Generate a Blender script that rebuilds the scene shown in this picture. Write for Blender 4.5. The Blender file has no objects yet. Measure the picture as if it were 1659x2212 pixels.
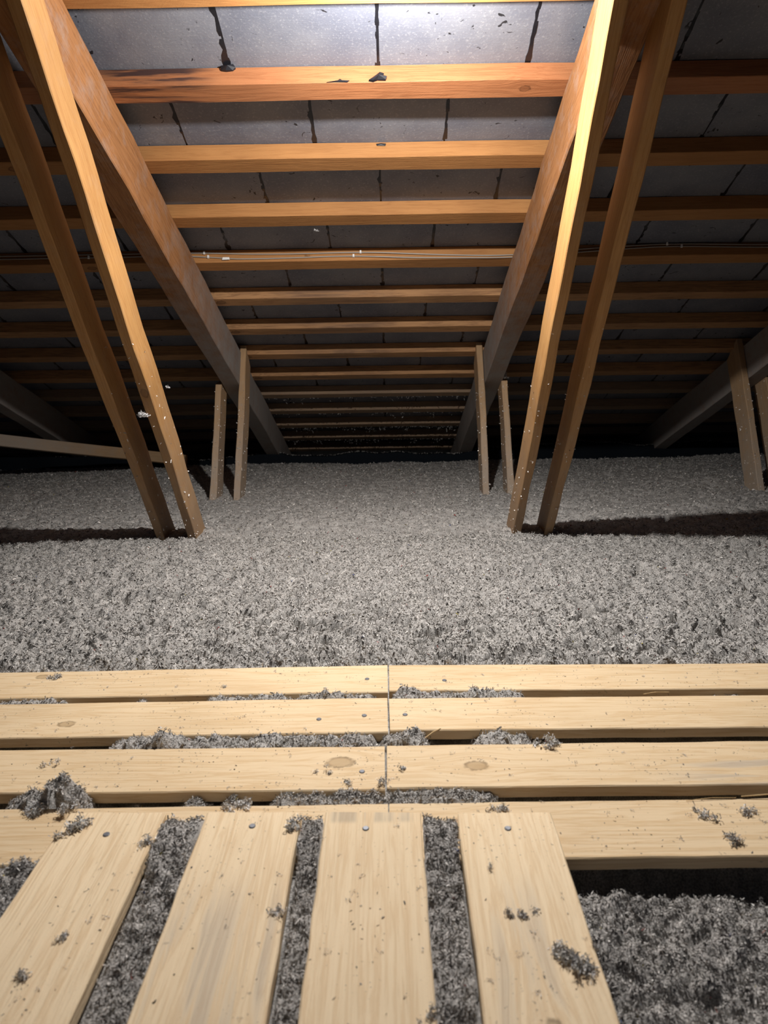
import bpy, math, random
import numpy as np
from mathutils import Vector, Matrix

rng = np.random.default_rng(7)
random.seed(7)
scn = bpy.context.scene
COL = scn.collection

# ------------------------------------------------------------------ camera
CAM = Vector((0, 0, .6))
PITCH, YAW, ROLL = math.radians(13.45), math.radians(.32), math.radians(.8)
Fw = Vector((-math.sin(YAW)*math.cos(PITCH), math.cos(YAW)*math.cos(PITCH), -math.sin(PITCH)))
Xc = Vector((math.cos(YAW), math.sin(YAW), 0)); Uc = Xc.cross(Fw)
Xr = Xc*math.cos(ROLL) - Uc*math.sin(ROLL)
Ur = Xc*math.sin(ROLL) + Uc*math.cos(ROLL)
cam = bpy.data.cameras.new('camera')
cam.sensor_fit = 'VERTICAL'; cam.sensor_height = 36; cam.lens = 1530/2212*36
cam.clip_start = .02
cam.dof.use_dof = True; cam.dof.focus_distance = 1.9; cam.dof.aperture_fstop = 7.5
co = bpy.data.objects.new('camera', cam); COL.objects.link(co)
M = Matrix((Xr, Ur, -Fw)).transposed().to_4x4(); M.translation = CAM
co.matrix_world = M
scn.camera = co

# ------------------------------------------------------------------ world, light, exposure
w = bpy.data.worlds.new('world'); scn.world = w; w.use_nodes = True
w.node_tree.nodes['Background'].inputs[0].default_value = (.45, .58, 1.0, 1)
w.node_tree.nodes['Background'].inputs[1].default_value = .016
def lamp(name, loc, power, size, color, target=None, angle=None, blend=1.0):
    l = bpy.data.lights.new(name, 'SPOT' if target else 'POINT')
    l.energy = power; l.shadow_soft_size = size; l.color = color
    o = bpy.data.objects.new(name, l); COL.objects.link(o); o.location = loc
    if target:
        l.spot_size = math.radians(angle); l.spot_blend = blend
        o.rotation_euler = (Vector(target)-Vector(loc)).to_track_quat('-Z', 'Y').to_euler()
    return o
LAMP = (.03, 1.486, 1.2215)
lamp('work_lamp', LAMP, 31, .014, (1, .975, .96))
lamp('work_lamp_beam', LAMP, 38, .014, (1, .965, .93), (.0, 1.7, 0), 165, 1.0)
vs = scn.view_settings
vs.view_transform = 'Standard'; vs.look = 'None'; vs.gamma = 1; vs.use_curve_mapping = False
vs.exposure = 0.4

# ------------------------------------------------------------------ roof frame (s down the slope, e at right angles to it)
A = math.radians(24.25)
RS = Vector((0, math.cos(A), -math.sin(A))); RN = Vector((0, math.sin(A), math.cos(A)))
L, S0, EB, BW, BH = .268, 1.492, 1.3465, .0566, .048
def RP(x, s, e): return CAM + Vector((x, 0, 0)) + RS*s + RN*e

# ------------------------------------------------------------------ helpers
def tag(o, label=None, cat=None, group=None, kind=None):
    if label: o['label'] = label
    if cat: o['category'] = cat
    if group: o['group'] = group
    if kind: o['kind'] = kind
    return o
def link(name, me, mat=None, parent=None):
    o = bpy.data.objects.new(name, me); COL.objects.link(o)
    if mat and me and not me.materials: me.materials.append(mat)
    if parent: o.parent = parent
    return o
def empty(name, loc=(0, 0, 0)):
    o = bpy.data.objects.new(name, None); COL.objects.link(o); o.location = loc
    o.empty_display_size = .05
    return o
def mesh(name, v, f, mat=None, smooth=False):
    me = bpy.data.meshes.new(name); me.from_pydata([tuple(p) for p in v], [], [tuple(q) for q in f])
    if smooth: me.polygons.foreach_set('use_smooth', [True]*len(me.polygons))
    if mat: me.materials.append(mat)
    return me
def np_mesh(name, v, f, tint=None, mat=None, smooth=False):
    v = np.asarray(v, np.float32); f = np.asarray(f, np.int32)
    me = bpy.data.meshes.new(name); k = f.shape[1]
    me.vertices.add(len(v)); me.vertices.foreach_set('co', v.ravel())
    me.loops.add(f.size); me.loops.foreach_set('vertex_index', f.ravel())
    me.polygons.add(len(f)); me.polygons.foreach_set('loop_start', np.arange(0, f.size, k, dtype=np.int32))
    me.polygons.foreach_set('loop_total', np.full(len(f), k, np.int32))
    if smooth: me.polygons.foreach_set('use_smooth', np.ones(len(f), bool))
    me.update(calc_edges=True)
    if tint is not None:
        a = me.color_attributes.new('tint', 'FLOAT_COLOR', 'POINT')
        a.data.foreach_set('color', np.c_[tint, np.ones(len(tint))].astype(np.float32).ravel())
    if mat: me.materials.append(mat)
    return me

def board_mesh(name, ln, wd, th, seg=10, rough=.0012, cham=.0025, cut0=0, cut1=0, taper=None):
    """length along local X from 0, width Y centred, thickness Z from 0 downwards"""
    v, f = [], []
    r = random.Random(hash((round(ln, 3), round(wd, 4), round(th, 4), seg)) & 0xffff)
    ph = [r.uniform(0, 6.28) for _ in range(6)]
    for i in range(seg+1):
        t = i/seg; x = ln*t
        wl = wd/2 if taper is None else (taper[0]*(1-t)+taper[1]*t)/2
        a = rough*(math.sin(x*9+ph[0])+.6*math.sin(x*23+ph[1])+r.uniform(-.5, .5))
        b = rough*(math.sin(x*8+ph[2])+.6*math.sin(x*27+ph[3])+r.uniform(-.5, .5))
        z = rough*.7*(math.sin(x*6+ph[4]))
        y0, y1, z0, z1 = -wl+a, wl+b, -th+z, z
        c = cham
        ring = [(y0+c, z1), (y1-c, z1), (y1, z1-c), (y1, z0+c), (y1-c, z0), (y0+c, z0), (y0, z0+c), (y0, z1-c)]
        for (y, zz) in ring:
            dx = cut0*(1-t)*((-zz/th)) + cut1*t*((-zz/th))
            v.append((x+dx, y, zz))
    for i in range(seg):
        for j in range(8):
            a, b = i*8+j, i*8+(j+1) % 8
            f.append((a, b, b+8, a+8))
    f.append(tuple(range(8))); f.append(tuple(seg*8+j for j in reversed(range(8))))
    return mesh(name, v, f)
def frame(p0, xd, zd):
    xd = Vector(xd).normalized(); zd = Vector(zd); zd = (zd - xd*zd.dot(xd)).normalized(); yd = zd.cross(xd)
    m = Matrix((xd, yd, zd)).transposed().to_4x4(); m.translation = Vector(p0); return m
def board(name, p0, p1, up, wd, th, mat, parent=None, **kw):
    p0, p1 = Vector(p0), Vector(p1)
    me = board_mesh(name, (p1-p0).length, wd, th, **kw)
    o = link(name, me, mat, parent)
    m = frame(p0, p1-p0, up)
    if parent: m = Matrix.Translation(parent.location).inverted() @ m
    o.matrix_local = m
    return o

# ------------------------------------------------------------------ materials
def nodes(name):
    m = bpy.data.materials.new(name); m.use_nodes = True
    nt = m.node_tree; b = nt.nodes['Principled BSDF']
    def N(t, **k):
        n = nt.nodes.new(t)
        for a, c in k.items(): setattr(n, a, c)
        return n
    def K(a, b_): nt.links.new(a, b_)
    def math_(op, a, b_=None, c=None, clamp=False):
        n = N('ShaderNodeMath', operation=op); n.use_clamp = clamp
        for i, x in enumerate((a, b_, c)):
            if x is None: continue
            if isinstance(x, (int, float)): n.inputs[i].default_value = x
            else: K(x, n.inputs[i])
        return n.outputs[0]
    def mix(fac, a, b_, mode='MIX'):
        n = N('ShaderNodeMix', data_type='RGBA', blend_type=mode)
        for s, x in ((0, fac), (6, a), (7, b_)):
            if isinstance(x, (int, float)): n.inputs[s].default_value = x
            elif isinstance(x, tuple): n.inputs[s].default_value = (*x, 1)
            else: K(x, n.inputs[s])
        return n.outputs[2]
    def ramp(x, lo, hi):
        n = N('ShaderNodeMapRange'); n.interpolation_type = 'SMOOTHSTEP'
        K(x, n.inputs[0]); n.inputs[1].default_value = lo; n.inputs[2].default_value = hi
        return n.outputs[0]
    def noise(vec, scale, detail=4, rough=.55, dist=0):
        n = N('ShaderNodeTexNoise'); K(vec, n.inputs['Vector'])
        n.inputs['Scale'].default_value = scale; n.inputs['Detail'].default_value = detail
        n.inputs['Roughness'].default_value = rough; n.inputs['Distortion'].default_value = dist
        return n.outputs[0]
    return m, nt, b, N, K, math_, mix, ramp, noise

def wood(name, light, dark, knots=(), stains=(), rough=.75, bump=.35, saw=0., dust=None, dustcol=(.30, .27, .24),
         specks=.0, grain=.5, tone=.25):
    m, nt, b, N, K, mt, mix, ramp, noise = nodes(name)
    tc = N('ShaderNodeTexCoord'); oi = N('ShaderNodeObjectInfo')
    sep = N('ShaderNodeSeparateXYZ'); K(tc.outputs['Object'], sep.inputs[0])
    X, Y_, Z_ = sep.outputs
    off = mt('MULTIPLY', oi.outputs['Random'], 37.)
    Yd = Y_; kmask = None; kring = None
    for (kx, ky, kr) in knots:
        dx = mt('MULTIPLY', mt('SUBTRACT', X, kx), .66); dy = mt('SUBTRACT', Y_, ky)
        d = mt('SQRT', mt('ADD', mt('MULTIPLY', dx, dx), mt('MULTIPLY', dy, dy)))
        g = mt('POWER', 2.718, mt('MULTIPLY', mt('MULTIPLY', d, d), -1/(2.6*kr)**2))
        Yd = mt('ADD', Yd, mt('MULTIPLY', mt('MULTIPLY', g, dy), -.75))
        k1 = mt('SUBTRACT', 1, ramp(mt('MULTIPLY_ADD', mt('SUBTRACT', noise(tc.outputs['Object'], 90, 3, .6), .5), kr*.9, d), kr*.75, kr*1.1))
        k2 = mt('MULTIPLY', k1, ramp(d, kr*.55, kr*.95))
        kmask = k1 if kmask is None else mt('MAXIMUM', kmask, k1)
        kring = k2 if kring is None else mt('MAXIMUM', kring, k2)
    cmb = N('ShaderNodeCombineXYZ'); K(mt('ADD', mt('MULTIPLY', X, 1.6), off), cmb.inputs[0]); K(mt('MULTIPLY', Yd, 26), cmb.inputs[1]); K(mt('MULTIPLY', Z_, 26), cmb.inputs[2])
    g1 = noise(cmb.outputs[0], 1.6, 6, .6, .35)
    cm2 = N('ShaderNodeCombineXYZ'); K(mt('ADD', mt('MULTIPLY', X, 5), off), cm2.inputs[0]); K(mt('MULTIPLY', Yd, 190), cm2.inputs[1]); K(mt('MULTIPLY', Z_, 190), cm2.inputs[2])
    g2 = noise(cm2.outputs[0], 1.2, 4, .6, .2)
    va = N('ShaderNodeVectorMath', operation='ADD'); K(tc.outputs['Object'], va.inputs[0]); K(off, va.inputs[1])
    big = noise(va.outputs[0], 3.2, 3, .5)
    # growth rings: banded sine of the slow noise
    rings = mt('MULTIPLY_ADD', mt('SINE', mt('MULTIPLY', g1, 46.)), .5, .5)
    f = mt('ADD', mt('MULTIPLY', mt('POWER', rings, 3.), grain), mt('MULTIPLY', ramp(g2, .42, .72), grain*.6), None, True)
    col = mix(f, light, dark)
    col = mix(mt('MULTIPLY', ramp(big, .40, .68), tone), col, tuple(c*.55 for c in dark))
    if kmask is not None:
        col = mix(mt('MULTIPLY', kmask, .55), col, tuple(c*.62 for c in dark))
        col = mix(mt('MULTIPLY', kring, .55), col, tuple(c*.2 for c in dark))
    for (x0, x1, y0, y1, sc, st) in stains:
        a = mt('MULTIPLY', ramp(X, x0, x0+.3*(x1-x0)), mt('SUBTRACT', 1, ramp(X, x1-.3*(x1-x0), x1)))
        a = mt('MULTIPLY', a, mt('MULTIPLY', ramp(Y_, y0, y0+.01), mt('SUBTRACT', 1, ramp(Y_, y1-.01, y1))))
        a = mt('MULTIPLY', a, ramp(g1, .42, .56))
        col = mix(mt('MULTIPLY', a, st), col, sc)
    if specks:
        sp = noise(va.outputs[0], 210, 2, .5)
        sp2 = noise(va.outputs[0], 11, 2, .5)
        col = mix(mt('MULTIPLY', mt('MULTIPLY', ramp(sp, .66, .72), ramp(sp2, .45, .62)), specks), col, (.10, .08, .07))
    if dust:
        d0, d1, amt = dust
        n1 = noise(va.outputs[0], 16, 6, .7); n2 = noise(va.outputs[0], 160, 3, .6)
        dd = mt('ADD', ramp(X, d0, d1), mt('MULTIPLY', mt('SUBTRACT', n1, .5), 1.6), None, True)
        col = mix(mt('MULTIPLY', dd, mt('MULTIPLY_ADD', n2, .4, amt-.2), None, True), col, dustcol)
    K(col, b.inputs['Base Color'])
    b.inputs['Roughness'].default_value = rough
    b.inputs['Specular IOR Level'].default_value = .3
    h = mt('ADD', mt('MULTIPLY', g2, .6), mt('MULTIPLY', rings, .5))
    if saw:
        cs = N('ShaderNodeCombineXYZ'); K(mt('MULTIPLY_ADD', Y_, .9, mt('MULTIPLY', X, 1.)), cs.inputs[0]); K(mt('MULTIPLY', Y_, .05), cs.inputs[1]); K(mt('MULTIPLY_ADD', Z_, 1.3, 0.), cs.inputs[2])
        s1 = noise(cs.outputs[0], 330, 2, .6)
        s2 = noise(va.outputs[0], 420, 2, .6)
        h = mt('ADD', h, mt('MULTIPLY', mt('ADD', s1, s2), saw))
    bp = N('ShaderNodeBump'); bp.inputs['Strength'].default_value = bump; bp.inputs['Distance'].default_value = .0016
    K(h, bp.inputs['Height']); K(bp.outputs[0], b.inputs['Normal'])
    return m

OLD = (.56, .285, .105); OLDD = (.36, .145, .045)
M_web = wood('old_web_wood', (.46, .25, .09), (.32, .145, .045), saw=.5, bump=.35, grain=.45, rough=.6, dust=(1.0, .2, .5), dustcol=(.36, .29, .22))
M_webk = wood('old_web_wood_knotty', (.46, .25, .09), (.32, .145, .045), saw=.5, bump=.35, grain=.45, rough=.6, dust=(1.0, .2, .5), dustcol=(.36, .29, .22), knots=((.86, .0, .011),))
M_raf = wood('old_rafter_wood', (.34, .155, .058), (.20, .082, .028), saw=.4, bump=.28, grain=.55, dust=(1.6, 3.1, .9), dustcol=(.33, .31, .29))
M_post = wood('dusty_post_wood', (.50, .32, .17), (.36, .22, .115), saw=.6, bump=.4, grain=.35, dust=(.9, .1, .8), dustcol=(.40, .34, .28))
M_bat = [wood('batten_wood_a', (.40, .165, .062), (.26, .09, .03), saw=.4, grain=.45, rough=.62),
         wood('batten_wood_b', (.42, .20, .068), (.28, .115, .035), saw=.4, grain=.35, rough=.66, knots=((1.95, .0, .012),)),
         wood('batten_wood_c', (.50, .27, .12), (.26, .13, .06), saw=.5, grain=.6, rough=.7, knots=((2.35, .0, .014),), stains=((2.5, 3.1, -.04, .04, (.12, .08, .06), .5),))]
M_bat_dusty = wood('dusty_batten_wood', (.42, .26, .14), (.26, .15, .075), saw=.5, grain=.5, dust=(-1, .1, .35), dustcol=(.20, .18, .16))
M_tar = nodes('black_tar'); _t = M_tar[2]; _t.inputs['Base Color'].default_value = (.010, .010, .013, 1); _t.inputs['Roughness'].default_value = .28; M_tar = M_tar[0]
M_felt = nodes('black_felt'); _t = M_felt[2]; _t.inputs['Base Color'].default_value = (.012, .012, .016, 1); _t.inputs['Roughness'].default_value = .8; M_felt = M_felt[0]

def tile_material():
    m, nt, b, N, K, mt, mix, ramp, noise = nodes('grey_concrete_tile')
    tc = N('ShaderNodeTexCoord'); oi = N('ShaderNodeObjectInfo')
    va = N('ShaderNodeVectorMath', operation='ADD'); K(tc.outputs['Object'], va.inputs[0]); K(mt('MULTIPLY', oi.outputs['Random'], 23.), va.inputs[1])
    V = va.outputs[0]
    a = noise(V, 5, 4, .6); c = noise(V, 170, 4, .7); e = noise(V, 26, 3, .6)
    col = mix(ramp(a, .3, .7), (.130, .138, .170), (.195, .200, .222))
    col = mix(mt('MULTIPLY', ramp(c, .52, .75), .45), col, (.42, .42, .42))
    # soot marks: short dark scribbles
    d1 = noise(V, 34, 3, .55, 1.2); d2 = noise(V, 7, 2, .5)
    col = mix(mt('MULTIPLY', mt('MULTIPLY', ramp(d1, .665, .70), ramp(d2, .44, .54)), .95), col, (.012, .012, .014))
    K(col, b.inputs['Base Color']); b.inputs['Roughness'].default_value = .55
    b.inputs['Specular IOR Level'].default_value = .4
    mp = N('ShaderNodeMapping'); K(V, mp.inputs[0]); mp.inputs['Scale'].default_value = (3, 260, 3)
    ln = noise(mp.outputs[0], 1.5, 3, .6)
    bp = N('ShaderNodeBump'); bp.inputs['Strength'].default_value = .5; bp.inputs['Distance'].default_value = .0015
    K(mt('ADD', mt('ADD', mt('MULTIPLY', c, .8), mt('MULTIPLY', ln, .35)), e), bp.inputs['Height']); K(bp.outputs[0], b.inputs['Normal'])
    return m
M_tile = tile_material()

def fluff_material():
    m, nt, b, N, K, mt, mix, ramp, noise = nodes('grey_cellulose')
    at = N('ShaderNodeAttribute'); at.attribute_name = 'tint'
    ge = N('ShaderNodeNewGeometry')
    n1 = noise(ge.outputs['Position'], 420, 3, .65)
    col = mix(ramp(n1, .32, .72), (.55, .55, .55), (1.35, 1.35, 1.35))
    col = mix(1.0, at.outputs['Color'], col, 'MULTIPLY')
    K(col, b.inputs['Base Color']); b.inputs['Roughness'].default_value = .9
    b.inputs['Specular IOR Level'].default_value = .15
    bp = N('ShaderNodeBump'); bp.inputs['Strength'].default_value = .8; bp.inputs['Distance'].default_value = .003
    K(n1, bp.inputs['Height']); K(bp.outputs[0], b.inputs['Normal'])
    return m
M_fluff = fluff_material()

# ------------------------------------------------------------------ numpy noise
def perlin(x, y, seed):
    g = np.random.default_rng(seed).uniform(0, 2*np.pi, (256, 256))
    gx, gy = np.cos(g), np.sin(g)
    xi, yi = np.floor(x).astype(int), np.floor(y).astype(int)
    xf, yf = x-xi, y-yi
    u, v = xf*xf*xf*(xf*(xf*6-15)+10), yf*yf*yf*(yf*(yf*6-15)+10)
    def d(ix, iy, fx, fy):
        a, b = ix & 255, iy & 255
        return gx[a, b]*fx+gy[a, b]*fy
    n00 = d(xi, yi, xf, yf); n10 = d(xi+1, yi, xf-1, yf); n01 = d(xi, yi+1, xf, yf-1); n11 = d(xi+1, yi+1, xf-1, yf-1)
    return (n00*(1-u)+n10*u)*(1-v)+(n01*(1-u)+n11*u)*v
def ss(a, b, t):
    t = np.clip((t-a)/(b-a), 0, 1); return t*t*(3-2*t)
def bump1(x, c, w_): return np.exp(-((x-c)/w_)**2)

# ------------------------------------------------------------------ planks: corners (far-left, far-right, near-right, near-left) on top
CROSS = {
 '1L': [(-1.25, 1.2265), (-.0045, 1.2506), (-.0040, 1.1430), (-1.25, 1.1260)],
 '1R': [(-.0015, 1.2503), (1.25, 1.2320), (1.25, 1.1345), (-.0015, 1.1474)],
 '2L': [(-1.25, 1.1070), (-.0050, 1.1225), (-.0040, 1.0100), (-1.25, .9975)],
 '2R': [(-.0020, 1.1202), (1.25, 1.1125), (1.25, 1.0100), (-.0010, 1.0157)],
 '3L': [(-1.25, .9725), (-.0095, .9703), (-.0085, .8613), (-1.25, .8640)],
 '3R': [(-.0060, .9721), (1.25, .9765), (1.25, .8640), (-.0060, .8655)],
 '4L': [(-1.25, .8230), (-.0048, .8320), (-.0040, .7250), (-1.25, .7185)],
 '4R': [(-.0030, .8319), (1.25, .8400), (1.25, .7255), (-.0030, .7253)]}
LONG = {
 'A': [(-.4095, .7885), (-.2874, .7868), (-.2868, .20), (-.4100, .20)],
 'B': [(-.2350, .7866), (-.1146, .7850), (-.1115, .20), (-.2352, .20)],
 'C': [(-.0840, .7851), (.0368, .7820), (.0370, .20), (-.0850, .20)],
 'D': [(.0828, .7797), (.2004, .7797), (.1915, .20), (.0742, .20)]}
TH = .018
LONG = {k: [(x*1.007, y*1.007 if y > .3 else y) for x, y in c] for k, c in LONG.items()}
def prism(name, c, ztop, mat, along='x', seg=16):
    """a sawn plank: local X along its length, slightly uneven arrises"""
    c = [Vector((x, y, ztop)) for x, y in c]
    if along == 'x': a0, b0, a1, b1 = c[3], c[0], c[2], c[1]      # near/far at left, near/far at right
    else: a0, b0, a1, b1 = c[2], c[3], c[1], c[0]                # at near end: right, left ; at far end
    org = (a0+b0)/2; xd = ((a1+b1)/2-org); ln = xd.length
    m = frame(org, xd, (0, 0, 1)); mi = m.inverted()
    P = [mi @ p for p in (a0, b0, a1, b1)]
    v, f = [], []; ch = .0016
    r = random.Random(len(bpy.data.objects))
    for i in range(seg+1):
        t = i/seg
        l0 = P[0].lerp(P[2], t); l1 = P[1].lerp(P[3], t)
        j0, j1 = r.uniform(-.0009, .0009), r.uniform(-.0009, .0009)
        x0, x1 = l0.x, l1.x
        y0, y1 = l0.y+j0, l1.y+j1
        for (x, y, z) in ((x0, y0+ch, 0), (x1, y1-ch, 0), (x1, y1, -ch), (x1, y1, -TH+ch), (x1, y1-ch, -TH), (x0, y0+ch, -TH), (x0, y0, -TH+ch), (x0, y0, -ch)):
            v.append((x, y, z))
    for i in range(seg):
        for j in range(8):
            a, b = i*8+j, i*8+(j+1) % 8
            f.append((a, b, b+8, a+8))
    f.append(tuple(range(8))); f.append(tuple(seg*8+j for j in reversed(range(8))))
    me = mesh(name, v, f)
    o = link(name, me, mat); o.matrix_world = m
    return o, mi

# ================================================================== the setting
# roof covering: rows of grey tiles seen from below
TW = .362
roof = tag(empty('ceiling', tuple(RP(0, S0, EB+BH))), kind='structure')
def tile_mesh(seed):
    r = random.Random(seed)
    ln, wd, th = L+.055, TW-.0055, .011
    v, f = [], []
    nx, ny = 6, 4
    for side in (0, 1):
        for i in range(nx+1):
            for j in range(ny+1):
                x = -wd/2+wd*i/nx; y = ln*j/ny
                if i in (0, nx): x += r.uniform(-.0012, .0012)
                z = .0006*math.sin(i*1.3+seed)+.0005*r.uniform(-1, 1) + (th if side else 0)
                v.append((x, y, z))
    n = (nx+1)*(ny+1)
    for i in range(nx):
        for j in range(ny):
            a = i*(ny+1)+j
            f.append((a, a+1, a+ny+2, a+ny+1)); f.append((n+a, n+a+ny+1, n+a+ny+2, n+a+1))
    for i in range(nx):
        a = i*(ny+1); f.append((a, a+ny+1, n+a+ny+1, n+a)); a += ny; f.append((a, n+a, n+a+ny+1, a+ny+1))
    for j in range(ny):
        a = j; f.append((a, n+a, n+a+1, a+1)); a = nx*(ny+1)+j; f.append((a, a+1, n+a+1, n+a))
    return mesh('roof_tile', v, f, M_tile, False)
tms = [tile_mesh(s) for s in range(6)]
inv = Matrix.Translation(roof.location).inverted()
for row in range(-2, 15):
    # row k lies above batten k: from batten k-1 down to batten k
    for c in range(-8, 9):
        x = -.010+TW*(c+.5)+(TW/2 if row % 2 else 0)
        if abs(x) > 2.95: continue
        o = link('roof_tile', tms[(c*3+row*5) % 6], None, roof)
        tilt = .028
        p = RP(x, S0+(row-1)*L+.012, EB+BH+.0085)
        yd = RS*math.cos(tilt)-RN*math.sin(tilt); zd = RN*math.cos(tilt)+RS*math.sin(tilt)
        m = Matrix((Vector((1, 0, 0)), yd, zd)).transposed().to_4x4(); m.translation = p
        o.matrix_local = inv @ m @ Matrix.Rotation(random.uniform(-.004, .004), 4, 'Z')
# black felt above the tiles, showing in the joints
bm_v = [RP(-3.4, S0-4*L, EB+BH+.045), RP(3.4, S0-4*L, EB+BH+.045), RP(3.4, S0+15.5*L, EB+BH+.045), RP(-3.4, S0+15.5*L, EB+BH+.045)]
bm_v += [p+RN*.01 for p in bm_v]
link('roofing_felt', mesh('roofing_felt', [p-roof.location for p in bm_v], [(0, 3, 2, 1), (4, 5, 6, 7), (0, 1, 5, 4), (1, 2, 6, 5), (2, 3, 7, 6), (3, 0, 4, 7)], M_felt), None, roof)
# ragged strips of sealing felt hanging in the joints
def ragged(seed, ln, wd):
    r = random.Random(seed); n = 14; v, f = [], []
    for i in range(n+1):
        t = i/n; y = ln*t
        a = wd*(.5+.6*r.random()); b = wd*(.5+.6*r.random())
        if r.random() < .22: a += wd*1.6*r.random()
        if t > .86: a += wd*.4; b += wd*.6
        z = -.001-.002*r.random()
        v += [(-a/2, y, z), (b/2, y, z), (b/2, y, z+.0035), (-a/2, y, z+.0035)]
    for i in range(n):
        for j in range(4):
            p, q = i*4+j, i*4+(j+1) % 4
            f.append((p, q, q+4, p+4))
    f += [(0, 3, 2, 1), (n*4, n*4+1, n*4+2, n*4+3)]
    return mesh('joint_seal', v, f, M_tar)
jm = [ragged(s, L-.03, .0098) for s in range(7)]
for row in range(-1, 9):
    for c in range(-6, 7):
        x = -.010+TW*c+(TW/2 if row % 2 else 0)
        if abs(x) > 2.2: continue
        o = link('joint_seal', jm[(c*2+row*3) % 7], None, roof)
        p = RP(x, S0+(row-1)*L+.032, EB+BH+.0095)
        yd = RS*math.cos(.028)-RN*math.sin(.028); zd = RN*math.cos(.028)+RS*math.sin(.028)
        m = Matrix((Vector((1, 0, 0)), yd, zd)).transposed().to_4x4(); m.translation = p
        o.matrix_local = inv @ m @ Matrix.Rotation(random.uniform(-.012, .012), 4, 'Z')

# ceiling boards of the rooms below carry the insulation; eave board closes the far end
def boxobj(name, lo, hi, mat, kind='structure'):
    (x0, y0, z0), (x1, y1, z1) = lo, hi
    v = [(x0, y0, z0), (x1, y0, z0), (x1, y1, z0), (x0, y1, z0), (x0, y0, z1), (x1, y0, z1), (x1, y1, z1), (x0, y1, z1)]
    f = [(0, 3, 2, 1), (4, 5, 6, 7), (0, 1, 5, 4), (1, 2, 6, 5), (2, 3, 7, 6), (3, 0, 4, 7)]
    o = link(name, mesh(name, v, f), mat); return tag(o, kind=kind)
M_dark = nodes('dark_eave_board'); M_dark[2].inputs['Base Color'].default_value = (.03, .03, .035, 1); M_dark[2].inputs['Roughness'].default_value = .9; M_dark = M_dark[0]
M_gyp = nodes('gypsum_board'); M_gyp[2].inputs['Base Color'].default_value = (.45, .43, .40, 1); M_gyp = M_gyp[0]
boxobj('floor', (-3.3, -.4, -.40), (3.3, 5.6, -.38), M_gyp)
boxobj('wall_back', (-3.3, 5.58, -.38), (3.3, 5.62, -.05), M_dark)

# ================================================================== battens
bl = {
 -1: 'pale orange roof batten at the very top edge, only its underside showing',
 0: 'thick orange roof batten with a black tar scrap stuck on its middle, topmost whole one',
 1: 'second whole roof batten from the top, yellowish with a rough underside',
 2: 'third whole roof batten from the top, just above the cable batten, white tuft under it',
 3: 'roof batten that carries the two pale electric cables',
 4: 'roof batten just below the cable batten, grey patch right of its middle',
 5: 'second roof batten below the cable batten, pale scuffed face',
 6: 'third roof batten below the cables, level with the tops of the far posts',
 7: 'fourth roof batten below the cables, crossing behind the tops of the far posts',
 8: 'thin looking dusty roof batten, fifth below the cables',
 9: 'dusty roof batten, sixth below the cables',
 10: 'roof batten with fluff hanging from it, seventh below the cables',
 11: 'far dusty roof batten hung with fluff, last but one above the eave membrane',
 12: 'lowest roof batten seen just over the black eave membrane'}
bmat = {-1: M_bat[1], 0: M_bat[0], 1: M_bat[1], 2: M_bat[1], 3: M_bat[1], 4: M_bat[2], 5: M_bat[2], 6: M_bat[2], 7: M_bat[2]}
M_b0 = wood('stained_batten_wood', (.40, .165, .068), (.27, .095, .035), saw=.4, grain=.45, rough=.6, knots=((3.35, .0, .01),), stains=((2.25, 2.62, -.05, .05, (.035, .02, .02), .95),))
bmat[0] = M_b0
for k in range(-1, 13):
    p0 = RP(-3.0, S0+k*L+BW/2, EB+BH); p1 = RP(3.0, S0+k*L+BW/2, EB+BH)
    o = board('roof_batten', p0, p1, RN, BW, BH, bmat.get(k, M_bat_dusty), seg=36, rough=.0010, cham=.0014)
    tag(o, bl[k], 'batten', 'roof battens')

# ================================================================== trusses
XL, XR = -.712, .486              # centre lines of the two near trusses
RT = .078                         # rafter thickness
BT, BD = .0285, .102              # web board thickness and depth
E_LOW = 1.185
def truss(xc, label):
    base = Vector((xc, 2.6, -.27))
    t = tag(empty('roof_truss', base), label, 'truss', 'roof trusses')
    def put(name, p0, p1, up, wd, th, mat, **kw): return board(name, p0, p1, up, wd, th, mat, t, **kw)
    # rafter: thickness across (Y local), depth along Z
    dx = .006 if abs(xc) < 1 else 0
    put('rafter', RP(xc+dx, .15, EB), RP(xc, 5.2, EB), RN, RT, EB-E_LOW, M_raf, seg=40, rough=.0016, cham=.003)
    put('bottom_chord', (xc, .0, -.25), (xc, 5.3, -.25), (0, 0, 1), RT, .12, M_raf, seg=8)
    ew, ep = math.radians(55.5), math.radians(62.3)
    wd_ = Vector((0, -math.cos(ew), math.sin(ew))); wn = Vector((0, -math.sin(ew), -math.cos(ew)))   # web axis (up, towards the viewer) and its lower face normal
    pd = Vector((0, math.cos(ep), math.sin(ep))); pn = Vector((0, -math.sin(ep), math.cos(ep)))
    for s in (-1, 1):
        xb = xc + s*(RT/2+BT/2)
        # web: lower face passes through (y 2.30, z -.02)
        p = Vector((xb, 2.296, -.028))
        put('web_board', p - wd_*.25, p + wd_*2.02, wn, BT, BD, M_webk if (xc == XL and s == 1) else M_web, seg=34, rough=.0014, cham=.0022)
        # post: front face passes through (y 3.03, z -.05)
        q = Vector((xb, 3.024, -.056))
        inner = (s > 0) == (xc < 0)
        put('post_board', q - pd*.22, q + pd*(.735 if inner else .545), pn, BT, .114, M_post, seg=16, rough=.0016, cham=.0025, cut1=(-.055 if inner else .075))
    return t
trL = truss(XL, 'near left roof truss of orange rafter and paired leaning boards')
trR = truss(XR, 'near right roof truss whose paired leaning boards are lit on their left face')
trLL = truss(XL-1.2, 'dim roof truss at the far left edge, only its dusty rafter end seen')
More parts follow.
